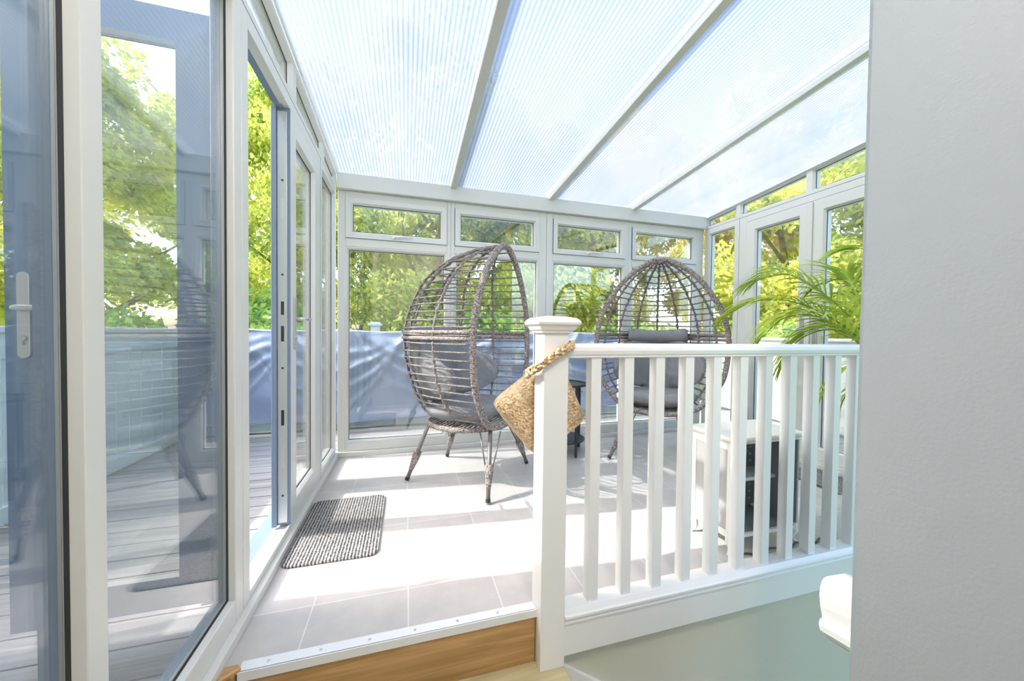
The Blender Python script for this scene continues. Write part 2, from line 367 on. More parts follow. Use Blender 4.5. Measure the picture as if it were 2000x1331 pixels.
# ------------------------------------------------------------------ glazed frames
def prof(w, n0=.008, n1=.070):
    return [(0, n1), (0, n0), (w-.013, n0), (w-.004, n0+.012), (w, n0+.020), (w, n1)], [1, 0, 0, 0, 0, 1]
def glaze(poly, w, f, parent, n0=.008, gname='glass'):
    """two panes of glass and the black gasket line around them"""
    b = MB()
    def ins(o):
        t = MB(); t.ring(poly, [(o, 0), (o+.001, 0)], lambda u, z, n: (u, z, n)); return t.v[:len(poly)]
    for na, nb in ((n0+.024, n0+.027), (n0+.033, n0+.036)):
        q = ins(w-.006); n = len(q)
        vs = [f(p[0], p[1], na) for p in q]+[f(p[0], p[1], nb) for p in q]
        b.add(vs, [tuple(range(n)), tuple(range(n, 2*n))]+[(i, (i+1) % n, n+(i+1) % n, n+i) for i in range(n)])
    b.build(gname, 'glass', parent)
    b = MB(); b.ring(poly, [(w-.002, n0+.0195), (w+.0035, n0+.0225), (w+.0035, n0+.0235), (w-.002, n0+.0235)], f); b.build('gasket', 'gasket', parent)
    b = MB(); b.ring(poly, [(w-.004, n0+.0275), (w+.002, n0+.0275), (w+.002, n0+.0325), (w-.004, n0+.0325)], f); b.build('spacer_bar', 'lock', parent)
def frame(name, poly, w, f, parent=None, n0=.008, glass=True, n1=.070):
    b = MB(); p, mi = prof(w, n0, n1); b.ring(poly, p, f, mi)
    o = b.build(name, ['frame', 'outer'], parent)
    if glass: glaze(poly, w, f, parent, n0)
    return o
rect = lambda u0, u1, z0, z1: [(u0, z0), (u1, z0), (u1, z1), (u0, z1)]
def member(f, u0, u1, z0, z1, b, n0=.008, n1=.07):
    b.box(u0, u1, z0, z1, n0, n0+.035, 0, f); b.box(u0, u1, z0, z1, n0+.0351, n1, 1, f)

def lever(f, u, z, parent, du=-1, n0=.008, name='handle', sgn=-1):
    """plate handle; du = the way the lever points; sgn -1 = on the room side"""
    b = MB(); s = sgn
    pl = []
    for k in range(17):
        a = math.pi*k/16; pl.append((u+.014*math.cos(a), z+.09+.014*math.sin(a)))
    for k in range(17):
        a = math.pi+math.pi*k/16; pl.append((u+.014*math.cos(a), z-.13+.014*math.sin(a)))
    n = len(pl); vs = [f(p[0], p[1], n0) for p in pl]+[f(p[0], p[1], n0+s*.009) for p in pl]
    b.add(vs, [tuple(range(n)), tuple(range(n, 2*n))]+[(i, (i+1) % n, n+(i+1) % n, n+i) for i in range(n)])
    h = b.build(name, 'metal', parent, bevel=.002)
    b = MB()
    b.tube([f(u, z, n0+s*.008), f(u, z, n0+s*.034), f(u+du*.012, z, n0+s*.045), f(u+du*.05, z, n0+s*.047), f(u+du*.115, z, n0+s*.044)], [.009, .008, .0085, .008, .0065], 10)
    b.build('lever', 'metal', h, smooth=True)
    b = MB(); b.tube([f(u, z-.085, n0+s*.008), f(u, z-.085, n0+s*.013)], .0085, 14); b.box(u-.002, u+.002, z-.105, z-.088, n0+s*.009, n0+s*.0135, 0, f)
    b.build('lock_cylinder', 'lock', h)
    return h

def door_leaf(root, f, u0, u1, z0, z1, hinge, lockedge=True, n0=.008):
    frame('leaf_frame', rect(u0, u1, z0, z1), .098, f, root, n0)
    return root

# --- left wall -----------------------------------------------------
b = MB(); b.box(-1.0, YB-.01, 0.0005, .034, -.014, .115, [1, 0, 0, 0, 0, 0], WL); b.box(-1.0, YB, -.3, .0, .005, .11, 1, WL)
struct('trim_5', b, ['frame', 'outer'], 'grey cill running along the foot of the glazed doors', 'cill', bevel=.002)
ZT, ZD = 1.9975, 1.945
def fixed(name, label, f, u0, u1, z0=.035, z1=ZT, wl=.048):
    r = sempty(name, label, 'window'); frame('window_frame', rect(u0, u1, z0, z1), wl, f, r); return r
def unit(name, label, f, u0, u1, wl, wr, wb=.072, wt=.05, z0=.0345, z1=ZT):
    r = sempty(name, label, 'window'); b = MB(); g0, g1 = u0+wl, u1-wr
    member(f, u0, g0, z0, z1, b); member(f, g1, u1, z0, z1, b); member(f, g0+.0002, g1-.0002, z0, z0+wb, b); member(f, g0+.0002, g1-.0002, z1-wt, z1, b)
    b.build('window_frame', ['frame', 'outer'], r, bevel=.003)
    pl = rect(g0-.004, g1+.004, z0+wb-.004, z1-wt+.004); b = MB(); b.ring(pl, [(.0, .040), (.0, .026), (.007, .029), (.007, .040)], f); b.build('glazing_bead', 'frame', r)
    glaze(pl, .007, f, r); return r
unit('window_1', 'tall fixed pane at the left edge of the photo, before the first mullion', WL, .10, .7645, .05, .0005)
unit('window_2', 'tall fixed pane beside the open door leaf, mat mirrored in it', WL, .765, 1.363, .046, .053)
b = MB(); b.box(-1.6, .0995, -.2, 2.6, .0, .22, 0, WL)
struct('wall_left', b, 'white', 'white house wall ahead of the first left pane', 'wall')
b = MB(); b.box(-1.6, .44, -.72, 3.0, 2.50, 2.57, 0, lambda u, z, n: (z, u, n)); b.box(.38, .44, -.72, 3.0, 2.335, 2.4999, 0, lambda u, z, n: (z, u, n))
struct('ceiling_landing', b, 'white', 'white ceiling over the landing behind the camera', 'ceiling')
b = MB(); b.box(-.72, 2.2, -1.72, -1.6, -2.2, 2.62); struct('wall_back', b, 'white', 'white house wall behind the camera', 'wall')
b = MB(); b.box(-4.5, -1.25, -4.0, .93, -.9, 5.2); b.box(-1.86, -1.25, .9301, 1.45, -.05, 1.72); struct('wall_sun_block', b, 'whitefence', 'added unseen blocks outside on the left that keep the sun off the near side', 'wall')  # added out of view: tall and low block shade landing, grey wall and step
fixed('window_3', 'narrow fixed pane between the closed door and the room corner', WL, 2.462, YB-.002, wl=.055)
r = sempty('door_1', 'outer frame of the left pair of glazed doors', 'door frame')
b = MB()
member(WL, 1.366, 1.415, .035, ZT, b); member(WL, 2.412, 2.459, .035, ZT, b); member(WL, 1.4155, 2.4115, ZD, ZT, b); b.box(1.4155, 2.4115, .0345, .052, .02, .075, 0, WL)
b.box(1.4155, 2.4115, .0345, .060, .008, .018, 0, WL)
b.build('door_frame', ['frame', 'outer'], r, bevel=.002)
b = MB(); b.box(1.83, 1.90, ZD-.004, ZD-.0001, .03, .06, 0, WL); b.build('strike_plate', 'lock', r)
b = MB(); b.box(1.42, 2.41, .034, .038, .076, .15, 0, WL); b.build('threshold', 'outer', r)
# closed leaf
r = sempty('door_2', 'closed glazed door leaf with bare lock edge facing the doorway', 'door')
frame('leaf_frame', rect(1.862, 2.408, .062, ZD-.004), .098, WL, r, .006, n1=.066)
b = MB(); b.box(1.8535, 1.8618, .075, ZD-.02, .018, .056, 0, WL); lk = b.build('lock_strip', 'lock', r, bevel=.001)
b = MB(); b.box(1.842, 1.862, .062, ZD-.006, .058, .078, 0, WL); b.build('astragal', 'outer', r, bevel=.002)
for zz, hh in ((1.45, .09), (1.02, .06), (.90, .07), (.52, .07), (.33, .10)):
    b = MB(); b.box(1.8525, 1.8536, zz, zz+hh, .030, .042, 0, WL); b.build('latch_slot', 'dark' if hh == .07 or hh == .06 else 'metal', lk)
for zz in (1.62, 1.20, .78, .20):
    b = MB(); b.tube([WL(1.8537, zz, .036), WL(1.8525, zz, .036)], .005, 10); b.build('screw', 'dark', lk)
lever(WL, 1.915, 1.005, r, 1, .006); lever(WL, 1.915, 1.005, r, 1, .066, 'outside_handle', 1)
# open leaf, swung out square to the wall
r = sempty('door_3', 'glazed door leaf swung open onto the deck', 'door')
LO = lambda u, z, n: (-.600-u, 1.385-(n-.07)+.0, z)      # u out from the hinge, n depth: 0.07 side faces the camera
WOpen = lambda u, z, n: (-.595-u, 1.450-n, z)
b = MB(); p, mi = prof(.098, .0, .06); b.ring(rect(0, .50, .062, ZD-.004), p, WOpen, [1, 0, 0, 0, 0, 1]); b.build('leaf_frame', ['frame', 'outer'], r)
glaze(rect(0, .50, .062, ZD-.004), .098, WOpen, r, 0)
lever(WOpen, .455, 1.005, r, -1, .06, 'outside_handle', 1); lever(WOpen, .455, 1.005, r, -1, 0, 'handle', -1)
for zz in (.3, 1.0, 1.7):
    b = MB(); b.tube([(-.585, 1.405, zz-.05), (-.585, 1.405, zz+.05)], .009, 10); b.box(-.60, -.575, 1.398, 1.412, zz-.045, zz+.045); b.build('hinge', 'metal', r)

def fan(name, label, f, u0, u1, w=.04, z0=2.0):
    r = sempty(name, label, 'window')
    frame('window_frame', [(u0, z0), (u1, z0), (u1, RZ(u1)-.002), (u0, RZ(u0)-.002)], w, f, r); return r
fan('window_4', 'sloping fanlight above the tall fixed panes', WL, .10, 1.38)
fan('window_5', 'sloping fanlight above the open doorway', WL, 1.38, 1.935)
fan('window_6', 'sloping fanlight above the closed left door leaf', WL, 1.935, 2.545)
fan('window_7', 'smallest fanlight where the roof meets the left corner', WL, 2.545, YB-.002, .038)

# --- back wall -----------------------------------------------------
b = MB(); b.box(XL+.001, XR-.001, .0005, .034, -.016, .115, [1, 0, 0, 0, 0, 0], WB); b.box(XL-.1, XR+.1, -.3, .0, .02, .11, 1, WB)
struct('trim_6', b, ['frame', 'outer'], 'grey cill along the foot of the back windows', 'cill', bevel=.002)
b = MB(); b.box(XL+.001, XR-.001, 2.003, 2.118, -.034, .10, 0, WB)
struct('trim_7', b, ['frame', 'outer'], 'wide grey beam above the back windows under the roof', 'beam', bevel=.004)
def back_unit(name, label, u0, u1, ul, ur, handle):
    """u0,u1 = unit edges; ul,ur = frame widths at its sides"""
    r = sempty(name, label, 'window'); b = MB()
    gx0, gx1 = u0+ul, u1-ur
    member(WB, u0, gx0, .0345, 2.002, b); member(WB, gx1, u1, .0345, 2.002, b)
    member(WB, gx0, gx1, 1.955, 2.002, b); member(WB, gx0, gx1, 1.590, 1.652, b); member(WB, gx0, gx1, .0345, .095, b)
    b.build('window_frame', ['frame', 'outer'], r, bevel=.003)
    frame('glazing_bead', rect(gx0, gx1, .0952, 1.5898), .022, WB, r, .012)
    s = frame('sash', rect(gx0+.002, gx1-.002, 1.653, 1.954), .05, WB, None, -.002, glass=False); s.parent = r; s['kind'] = 'structure'
    frame_g = rect(gx0+.002, gx1-.002, 1.653, 1.954); glaze(frame_g, .05, WB, r, -.002)
    if handle:
        uc = (gx0+gx1)/2-.02; b = MB(); b.box(uc-.022, uc+.022, 1.668, 1.686, -.010, -.0025, 0, WB)
        h = b.build('handle', 'white', r, bevel=.003)
        b = MB(); b.tube([WB(uc, 1.677, -.010), WB(uc, 1.677, -.030), WB(uc+.02, 1.680, -.036), WB(uc+.13, 1.682, -.034)], [.008, .008, .008, .006], 10); b.build('lever', 'white', h, smooth=True)
back_unit('window_8', 'back window nearest the left corner, its opening top light with white handle', -.498, .339, .052, .030, True)
back_unit('window_9', 'back window behind the top of the nearer egg chair', .340, 1.168, .030, .066, False)
back_unit('window_10', 'back window between the two egg chairs, white handle on its top light', 1.170, 1.989, .058, .034, True)
back_unit('window_11', 'back window behind the farther egg chair, next to the right corner', 1.990, 2.850, .034, .085, False)

# --- right wall ----------------------------------------------------
b = MB(); b.box(.7, YB-.01, .0005, .034, -.014, .115, [1, 0, 0, 0, 0, 0], WR); b.box(.7, YB, -.3, .0, .005, .11, 1, WR)
struct('trim_8', b, ['frame', 'outer'], 'pale cill along the foot of the right-hand doors', 'cill', bevel=.002)
fixed('window_12', 'narrow fixed pane in the right wall beside the back corner', WR, 2.577, YB-.002, wl=.062)
r = sempty('door_4', 'outer frame of the right pair of glazed doors', 'door frame'); b = MB()
member(WR, 2.505, 2.575, .035, ZT, b); member(WR, 1.33, 1.385, .035, ZT, b); member(WR, 1.3855, 2.5045, ZD, ZT, b); member(WR, 1.3855, 2.5045, .0345, .055, b)
b.build('door_frame', ['frame', 'outer'], r, bevel=.002)
r = sempty('door_5', 'right-wall door leaf nearer the back corner, behind the palm tips', 'door')
frame('leaf_frame', rect(1.975, 2.502, .058, ZD-.003), .090, WR, r, .004)
lever(WR, 2.015, 1.0, r, 1, .004)
r = sempty('door_6', 'right-wall door leaf half hidden by palm and grey wall', 'door')
frame('leaf_frame', rect(1.388, 1.968, .058, ZD-.003), .090, WR, r, .004)
b = MB(); b.box(1.955, 1.990, .06, ZD-.01, -.010, .0035, 0, WR); b.build('astragal', 'frame', r, bevel=.003)
lever(WR, 1.925, 1.0, r, -1, .004)
fixed('window_13', 'fixed pane of the right wall hidden past the grey wall', WR, .72, 1.33)
fan('window_14', 'thin fanlight in the right wall by the back corner', WR, 2.593, YB-.002, .034)
fan('window_15', 'fanlight above the far leaf of the right doors', WR, 1.995, 2.593, .034)
fan('window_16', 'taller fanlight cut off by the grey wall', WR, .72, 1.995, .034)

# ------------------------------------------------------------------ roof
roof = sempty('ceiling', 'white ribbed polycarbonate lean-to roof with grey glazing bars', 'roof')
def slab(b, x0, x1, y0, y1, dz0, dz1, mi):
    vs = [(x, y, RZ(y)+d) for x in (x0, x1) for y in (y0, y1) for d in (dz0, dz1)]
    b.add(vs, [(0, 1, 3, 2), (4, 6, 7, 5), (0, 4, 5, 1), (2, 3, 7, 6), (0, 2, 6, 4), (1, 5, 7, 3)], mi)
XE = .445
RX = [.353, 1.187, 2.012]; ed = [XL-.1]+RX+[XR+.12]
for i in range(4):
    b = MB(); slab(b, ed[i]+.004, ed[i+1]-.004, XE, YB+.12, .002, .027, [1, 1, 1, 1, 0, 1]); b.build('roof_sheet', ['roof', 'skin'], roof)
for x, hw in zip(RX, (.024, .022, .020)):
    b = MB(); slab(b, x-hw, x+hw, XE, YB-.02, -.026, .001, 0); slab(b, x-hw*.6, x+hw*.6, XE, YB+.12, .028, .06, 0); b.build('glazing_bar', 'frame', roof, bevel=.003)
for x in (XL+.002, XR-.012):
    b = MB(); slab(b, x, x+.010, XE, YB-.035, -.018, .001, 0); b.build('edge_trim', 'white', roof)

# ------------------------------------------------------------------ balustrade
N0, NX0, NX1 = 1.112, .433, .521; NW = NX1-NX0
bal = thing('newel_post', 'square white newel post with moulded cap at the step, jute strap around it', 'newel post', (0, 0, 0))
b = MB(); b.box(NX0, NX1, N0, N0+NW, -.185, .958); b.build('post', 'white', bal, bevel=.002)
cx, cy = (NX0+NX1)/2, N0+NW/2
b = MB()
pr = [(.0, .950), (.047, .950), (.054, .953), (.054, .957), (.060, .962), (.066, .974), (.073, .980), (.075, .987), (.072, .994), (.062, 1.002), (.030, 1.008), (0, 1.009)]
vs = [(cx+sx*r_, cy+sy*r_, z) for r_, z in pr[1:-1] for sx, sy in ((-1, -1), (1, -1), (1, 1), (-1, 1))]; K = len(pr)-2
b.add(vs, [(4*i+k, 4*i+(k+1) % 4, 4*i+4+(k+1) % 4, 4*i+4+k) for i in range(K-1) for k in range(4)]+[(0, 3, 2, 1), (4*K-4, 4*K-3, 4*K-2, 4*K-1)])
b.build('cap', 'white', bal)
RY = 1.152
rl = thing('balustrade', 'white spindled balustrade running from the newel post to the grey wall', 'balustrade', (0, 0, 0))
b = MB()
prf = [(-.020, .866), (-.026, .869), (-.026, .874), (-.030, .879), (-.033, .892), (-.031, .904), (-.022, .912), (-.008, .916), (.008, .916), (.022, .912), (.031, .904), (.033, .892), (.030, .879), (.026, .874), (.026, .869), (.020, .866)]
n = len(prf); vs = [(x, RY+p[0], p[1]) for x in (NX1, 2.85) for p in prf]
b.add(vs, [tuple(range(n)), tuple(range(n, 2*n))]+[(i, (i+1) % n, n+(i+1) % n, n+i) for i in range(n)]); b.build('handrail', 'white', rl)
b = MB()
prf = [(-.034, -.155), (-.034, -.045), (-.040, -.043), (-.040, -.037), (-.036, -.033), (-.036, -.028), (-.046, -.022), (-.046, -.014), (-.040, -.010), (-.030, .003), (.030, .003), (.030, -.0), (.0, -.0), (.0, -.155)]
n = len(prf); vs = [(x, RY+p[0], p[1]) for x in (NX1, 2.85) for p in prf]
b.add(vs, [tuple(range(n)), tuple(range(n, 2*n))]+[(i, (i+1) % n, n+(i+1) % n, n+i) for i in range(n)]); b.build('base_rail', 'white', rl)
sx0 = .638
for k in range(16):
    x = sx0+.1325*k
    b = MB(); b.box(x-.0195, x+.0195, RY-.020, RY+.020, .002, .868); b.build('spindle', 'white', rl, bevel=.0015)
# handrail end lower down the stairs, at the grey wall
b = MB()
P = [(0, .16), (-.018, .155), (-.032, .13), (-.036, .095), (-.030, .055), (-.020, .020), (-.018, .008), (-.030, .004), (-.035, -.014), (-.028, -.038), (-.008, -.062), (.02, -.085), (.06, -.10), (.10, -.09), (.10, .155)]
n = len(P); st = []
for j in range(8):
    t = j/7; d = Vector((.35*t, -.62*t, -.10*t)); g = 1+.1*t if j else .9
    st += [(1.36+p[0]*g+d.x, .86+d.y, -.0+(p[1]-.0)*g+d.z) for p in P]
b.add(st, [(j*n+i, j*n+(i+1) % n, (j+1)*n+(i+1) % n, (j+1)*n+i) for j in range(7) for i in range(n)]+[tuple(range(n)), tuple(7*n+i for i in range(n))])
o = b.build('handrail_end', 'white', bevel=.006, shift=(1.36, .86, -.1)); tag(o, 'rounded white handrail end poking out behind the grey wall', 'handrail')

# ------------------------------------------------------------------ jute doorstop
t = thing('doorstop', 'woven jute doorstop hanging by its plaited strap from the newel post', 'doorstop', (.48, 1.29, .70))
T, L_, B_, R_ = Vector((.545, .865)), Vector((.300, .690)), Vector((.462, .490)), Vector((.668, .618))
def bag(u, v):
    th = 2*math.pi*u; ph = math.pi*(v-.5)
    def se(c, e): return math.copysign(abs(c)**e, c)
    x = se(math.cos(ph), .22)*se(math.cos(th), .30); y = se(math.cos(ph), .5)*se(math.sin(th), .5); z = se(math.sin(ph), .25)
    # x,z in [-1,1] square -> the bag's slanted quadrilateral
    s, q = (x+1)/2, (z+1)/2
    p = (1-s)*(1-q)*L_+s*(1-q)*B_+s*q*R_+(1-s)*q*T
    nz = noise.noise(Vector((x*2, y*2, z*2)))*.006
    d = .085*(1-.25*(abs(x*z)))
    return (p.x-.48+nz, 1.292+y*d*.9-1.29+nz, p.y-.70)
b = MB(); b.grid(bag, 96, 64, closeu=True); b.build('bag', 'jute', t, smooth=True)
b = MB()
path = [(.420, 1.235, .800), (.405, 1.190, .812), (.402, 1.140, .826), (.418, 1.101, .846), (.455, 1.096, .872), (.490, 1.096, .892), (.518, 1.098, .906), (.536, 1.118, .912), (.540, 1.170, .905), (.545, 1.225, .880), (.545, 1.262, .85)]
# three plaited strands following the strap
def samp(t_):
    s = t_*(len(path)-1); i = min(int(s), len(path)-2); f_ = s-i
    P0, P1, P2, P3 = (Vector(path[max(0, i-1)]), Vector(path[i]), Vector(path[i+1]), Vector(path[min(len(path)-1, i+2)]))
    return .5*((2*P1)+(P2-P0)*f_+(2*P0-5*P1+4*P2-P3)*f_*f_+(3*P1-P0-3*P2+P3)*f_**3)
for k in range(3):
    pts = []
    for i in range(120):
        u = i/119; p = samp(u); d = (samp(min(1, u+.01))-samp(max(0, u-.01))).normalized(); sd_ = d.cross(Vector((0, 0, 1))).normalized(); upv = sd_.cross(d)
        a = u*34+k*2*math.pi/3
        pts.append(p+upv*math.sin(a)*.0085+sd_*math.sin(2*a)*.004-Vector((.48, 1.29, .70)))
    b.tube(pts, .0075, 7)
b.build('strap', 'jute', t, smooth=True)

# ------------------------------------------------------------------ ribbed mat(s)
def rug(name, label, x0, x1, y0, y1, z=.001):
    b = MB(); r_ = .04; pts = []
    for cx_, cy_, a0 in ((x1-r_, y1-r_, 0), (x0+r_, y1-r_, 90), (x0+r_, y0+r_, 180), (x1-r_, y0+r_, 270)):
        for k in range(7): a = R(a0+15*k); pts.append((cx_+r_*math.cos(a), cy_+r_*math.sin(a)))
    n = len(pts); c_ = ((x0+x1)/2, (y0+y1)/2)
    lay = [(1, 0), (1, .006), (.985, .010)]
    vs = [(c_[0]+(p[0]-c_[0])*s, c_[1]+(p[1]-c_[1])*s, z+h) for s, h in lay for p in pts]
    b.add(vs, [(j*n+i, j*n+(i+1) % n, (j+1)*n+(i+1) % n, (j+1)*n+i) for j in range(2) for i in range(n)]+[tuple(range(n))[::-1], tuple(2*n+i for i in range(n))])
    return tag(b.build(name, 'rug', shift=(c_[0], c_[1], z)), label, 'mat')
rug('door_mat', 'dark grey ribbed door mat in front of the open left doorway', -.483, -.112, 1.612, 2.20)
rug('door_mat', 'grey ribbed mat glimpsed through the spindles at the right doors', 2.50, 2.80, 1.50, 1.90)

# ------------------------------------------------------------------ egg chairs
WZ = [(.36, 0), (.37, .12), (.40, .22), (.43, .28), (.52, .35), (.586, .395), (.653, .425), (.78, .445), (.91, .45), (1.0, .44), (1.134, .40), (1.31, .29), (1.404, .20), (1.46, .12), (1.495, .05), (1.505, 0)]
DZ = [(.36, .50), (.44, .58), (.57, .63), (.66, .655), (.75, .685), (.92, .70), (1.0, .695), (1.11, .66), (1.27, .59), (1.37, .49), (1.43, .385), (1.48, .255), (1.50, .12), (1.505, 0)]
def itp(T_, z):
    if z <= T_[0][0]: return T_[0][1]
    for (a, va), (b_, vb) in zip(T_, T_[1:]):
        if z <= b_: return va+(vb-va)*(z-a)/(b_-a)
    return T_[-1][1]
FR = .26                                         # rim plane in front of the leg centre (local +y is the front)
def shell(z, ph, s=1.0): return Vector((itp(WZ, z)*s*math.cos(ph), FR-itp(DZ, z)*s*math.sin(ph), z))
def egg_chair(label, loc, rz):
    t = thing('egg_chair', label, 'chair', loc, rz, 'rattan egg chairs')
    zs = [z for z, _ in WZ]
    def smoothcurve(fn, n): return [fn(i/(n-1)) for i in range(n)]
    # rim
    def zl(u): return .36+1.145*(.5-.5*math.cos(math.pi*u))
    L = [Vector((-itp(WZ, zl(i/60)), FR, zl(i/60))) for i in range(61)]
    Rr = [Vector((-p.x, p.y, p.z)) for p in L[1:-1]][::-1]
    pts = L+Rr
    for _ in range(3): pts = [(pts[i-1]+pts[i]*2+pts[(i+1) % len(pts)])/4 for i in range(len(pts))]
    dense = []
    for i in range(len(pts)):
        q_, r_ = pts[i], pts[(i+1) % len(pts)]; nn = max(1, int((r_-q_).length/.0032))
        dense += [q_.lerp(r_, j/nn) for j in range(nn)]
    b = MB(); b.tube(dense, [.0185+.0024*math.sin(i*1.9) for i in range(len(dense))], 12, closed=True); b.build('rim', 'rattan', t, smooth=True)
    # ribs
    for k in range(1, 8):
        ph = math.pi*k/8; pts = []
        for i in range(46):
            z = .37+1.13*(.5-.5*math.cos(math.pi*i/45)); pts.append(shell(z, ph))
        q = pts[0]; pts = [Vector((q.x*.3, q.y*.6+.02, .372)), Vector((q.x*.75, q.y*.9, .371))]+pts
        for _ in range(2): pts = [pts[0]]+[(pts[i-1]+pts[i]*2+pts[i+1])/4 for i in range(1, len(pts)-1)]+[pts[-1]]
        b = MB(); dn = [pts[i].lerp(pts[i+1], j/4) for i in range(len(pts)-1) for j in range(4)]; b.tube([p+Vector((.0022*math.sin(i*.9+k), 0, 0)) for i, p in enumerate(dn)], [.0088+.0026*math.sin(i*1.3) for i in range(len(dn))], 8); b.build('rib', 'rib', t, smooth=True)
    # thin horizontal strands of the weave
    b = MB(); rnd = random.Random(3)
    z = .3865
    while z < 1.49:
        pts = []
        for i in range(41):
            ph = math.pi*i/40; p = shell(z+.006*math.sin(ph*3+z*40)*math.sin(ph), ph, 1.012+.012*math.cos(8*ph)); pts.append(p)
        b.tube(pts, .0050, 6); z += .0455
    for k in range(-9, 10):
        y_ = .005+.027*k; hx = .245*math.sqrt(max(0, 1-((y_-.005)/.262)**2)); b.tube([(-hx, y_, .374), (hx, y_, .374)], .0048, 6)
    b.build('woven_strands', 'rib', t, smooth=True)
    for zz in (.915, .950):
        b = MB(); b.tube([shell(zz, math.pi*i/40, 1.01) for i in range(41)], .0115, 8); b.build('band', 'rattan', t, smooth=True)
    # base ring and legs
    b = MB(); b.tube([Vector((.25*math.cos(a), .005+.265*math.sin(a), .364)) for a in [2*math.pi*i/40 for i in range(40)]], .017, 10, closed=True); b.build('base_ring', 'rattan', t, smooth=True)
    b = MB(); b.tube([(-.25, .0, .362), (.25, .0, .362)], .010, 8); b.build('base_bar', 'leg', t)
    for sx, sy in ((-1, 1), (1, 1), (-1, -1), (1, -1)):
        tip = Vector((sx*(.335 if sy > 0 else .245), sy*.303, .012)); top = Vector((sx*.172, .240 if sy > 0 else -.192, .362)); d = (tip-top)
        b = MB(); b.tube([top, tip], .0125, 10); lg = b.build('leg', 'leg', t, smooth=True)
        b = MB(); b.tube([top+d*.50, top+d*.56, top+d*.78, top+d*.82], [.026, .027, .0165, .014], 12); b.build('wrapping', 'rattan', lg, smooth=True)
        side = d.cross(Vector((0, 0, 1))).normalized()
        for s_ in (-1, 1):
            b = MB(); b.tube([top+side*s_*.062, top+d*.57+side*s_*.019], .0048, 7); b.build('strut', 'leg', lg, smooth=True)
        b = MB(); b.tube([tip-d.normalized()*.016, tip+d.normalized()*.004], .0142, 10); b.build('foot_cap', 'black', lg)
    return t
def cushions(loc, rz, l1, l2, l3):
    # seat cushion
    def seat(u, v):
        th = 2*math.pi*u; ph = math.pi*(v-.5)
        se = lambda c, e: math.copysign(abs(c)**e, c)
        x = se(math.cos(ph), .55)*se(math.cos(th), .8); y = se(math.cos(ph), .55)*se(math.sin(th), .8); z = se(math.sin(ph), .75)
        nz = noise.noise(Vector((x*3, y*3, z*2+5)))
        return (x*(.285+.01*nz)*(1+.12*z), -.005+y*.235*(1+.08*z), .452+z*(.062-.010*(x*x))+nz*.012)
    b = MB(); b.grid(seat, 44, 22, closeu=True); o = b.build('seat_cushion', 'cushion', smooth=True)
    o.location = loc; o.rotation_euler = (0, 0, rz); tag(o, l1, 'cushion', 'seat cushions of the egg chairs')
    # back cushion wrapping round the shell
    def back(u, v):
        a = R(18)+R(144)*v; e = math.sin(math.pi*min(1, max(0, v)))**.42
        th = 2*math.pi*u; zc = .69-.03*math.cos(2*a); hz = (.205+.02*math.sin(a))*e; tk = .068*e
        c_, s_ = math.cos(th), math.sin(th)
        z = zc+hz*math.copysign(abs(s_)**.8, s_)
        nz = noise.noise(Vector((a*2.5, th, 3.3)))*.018+.008*math.sin(a*19+3*math.sin(th))*abs(s_)**3+.012*abs(noise.noise(Vector((a*5, s_*4+a*3, 7))))
        off = .088-tk*math.copysign(abs(c_)**.8, c_)+nz
        wz, dz = itp(WZ, max(.45, min(1.05, z))), itp(DZ, max(.45, min(1.05, z)))
        return ((wz-off)*math.cos(a), FR-(dz-off)*math.sin(a), z)
    b = MB(); b.grid(back, 56, 90, closeu=True); o = b.build('back_cushion', 'cushion', smooth=True)
    o.location = loc; o.rotation_euler = (0, 0, rz); tag(o, l2, 'cushion', 'back cushions of the egg chairs')
    t = thing('neck_roll', l3, 'cushion', loc, rz, 'neck rolls of the egg chairs')
    b = MB(); pts = []; rr = []
    for i in range(21):
        u = i/20; pts.append((-.24+.48*u, -.275-.02*math.sin(math.pi*u), .945-.010*math.sin(math.pi*u))); rr.append(.062*(min(1, .80+min(u, 1-u)*6))*(1-.14*math.sin(math.pi*u)))
    b.tube(pts, rr, 16); b.build('roll', 'cushion', t, smooth=True)
    for s_ in (-1, 1):
        b = MB(); b.tube([(s_*.239, -.275, .945), (s_*.248, -.275, .945)], [.014, .010], 12); b.build('button', 'dark', t, smooth=True)
# local +y is the front of the chair
c1 = (.396, 2.393, 0); rz1 = math.atan2(-math.sin(R(37)), math.cos(R(37)))-math.pi/2
c2 = (1.93, 2.46, 0); rz2 = math.atan2(-.80, -.60)-math.pi/2
egg_chair('rattan egg chair nearer the open door, seen from its side', c1, rz1)
cushions(c1, rz1, 'grey seat cushion in the egg chair nearer the open door', 'grey back cushion seen through the cage of the nearer egg chair', 'grey neck roll with dark end button in the nearer egg chair')
egg_chair('rattan egg chair facing the camera behind the balustrade', c2, rz2)
cushions(c2, rz2, 'grey seat cushion in the egg chair behind the spindles', 'dark grey back cushion in the egg chair behind the spindles', 'grey neck roll showing above the white handrail')

# ------------------------------------------------------------------ small black table
t = thing('side_table', 'small round black metal side table between the egg chairs', 'table', (1.20, 2.70, 0))
b = MB(); b.lathe([(.205, .538), (.21, .542), (.21, .556), (.20, .556), (.198, .546), (.0, .546)][:5], n=36); b.build('table_top', 'black', t)
b = MB(); b.lathe([(.19, .10), (.195, .104), (.195, .112), (.19, .112)], n=36); b.build('shelf', 'black', t)
for k in range(4):
    a = R(14+90*k); b = MB(); x, y = .197*math.cos(a), .197*math.sin(a); b.box(x-.008, x+.008, y-.008, y+.008, 0, .54); b.build('leg', 'black', t)

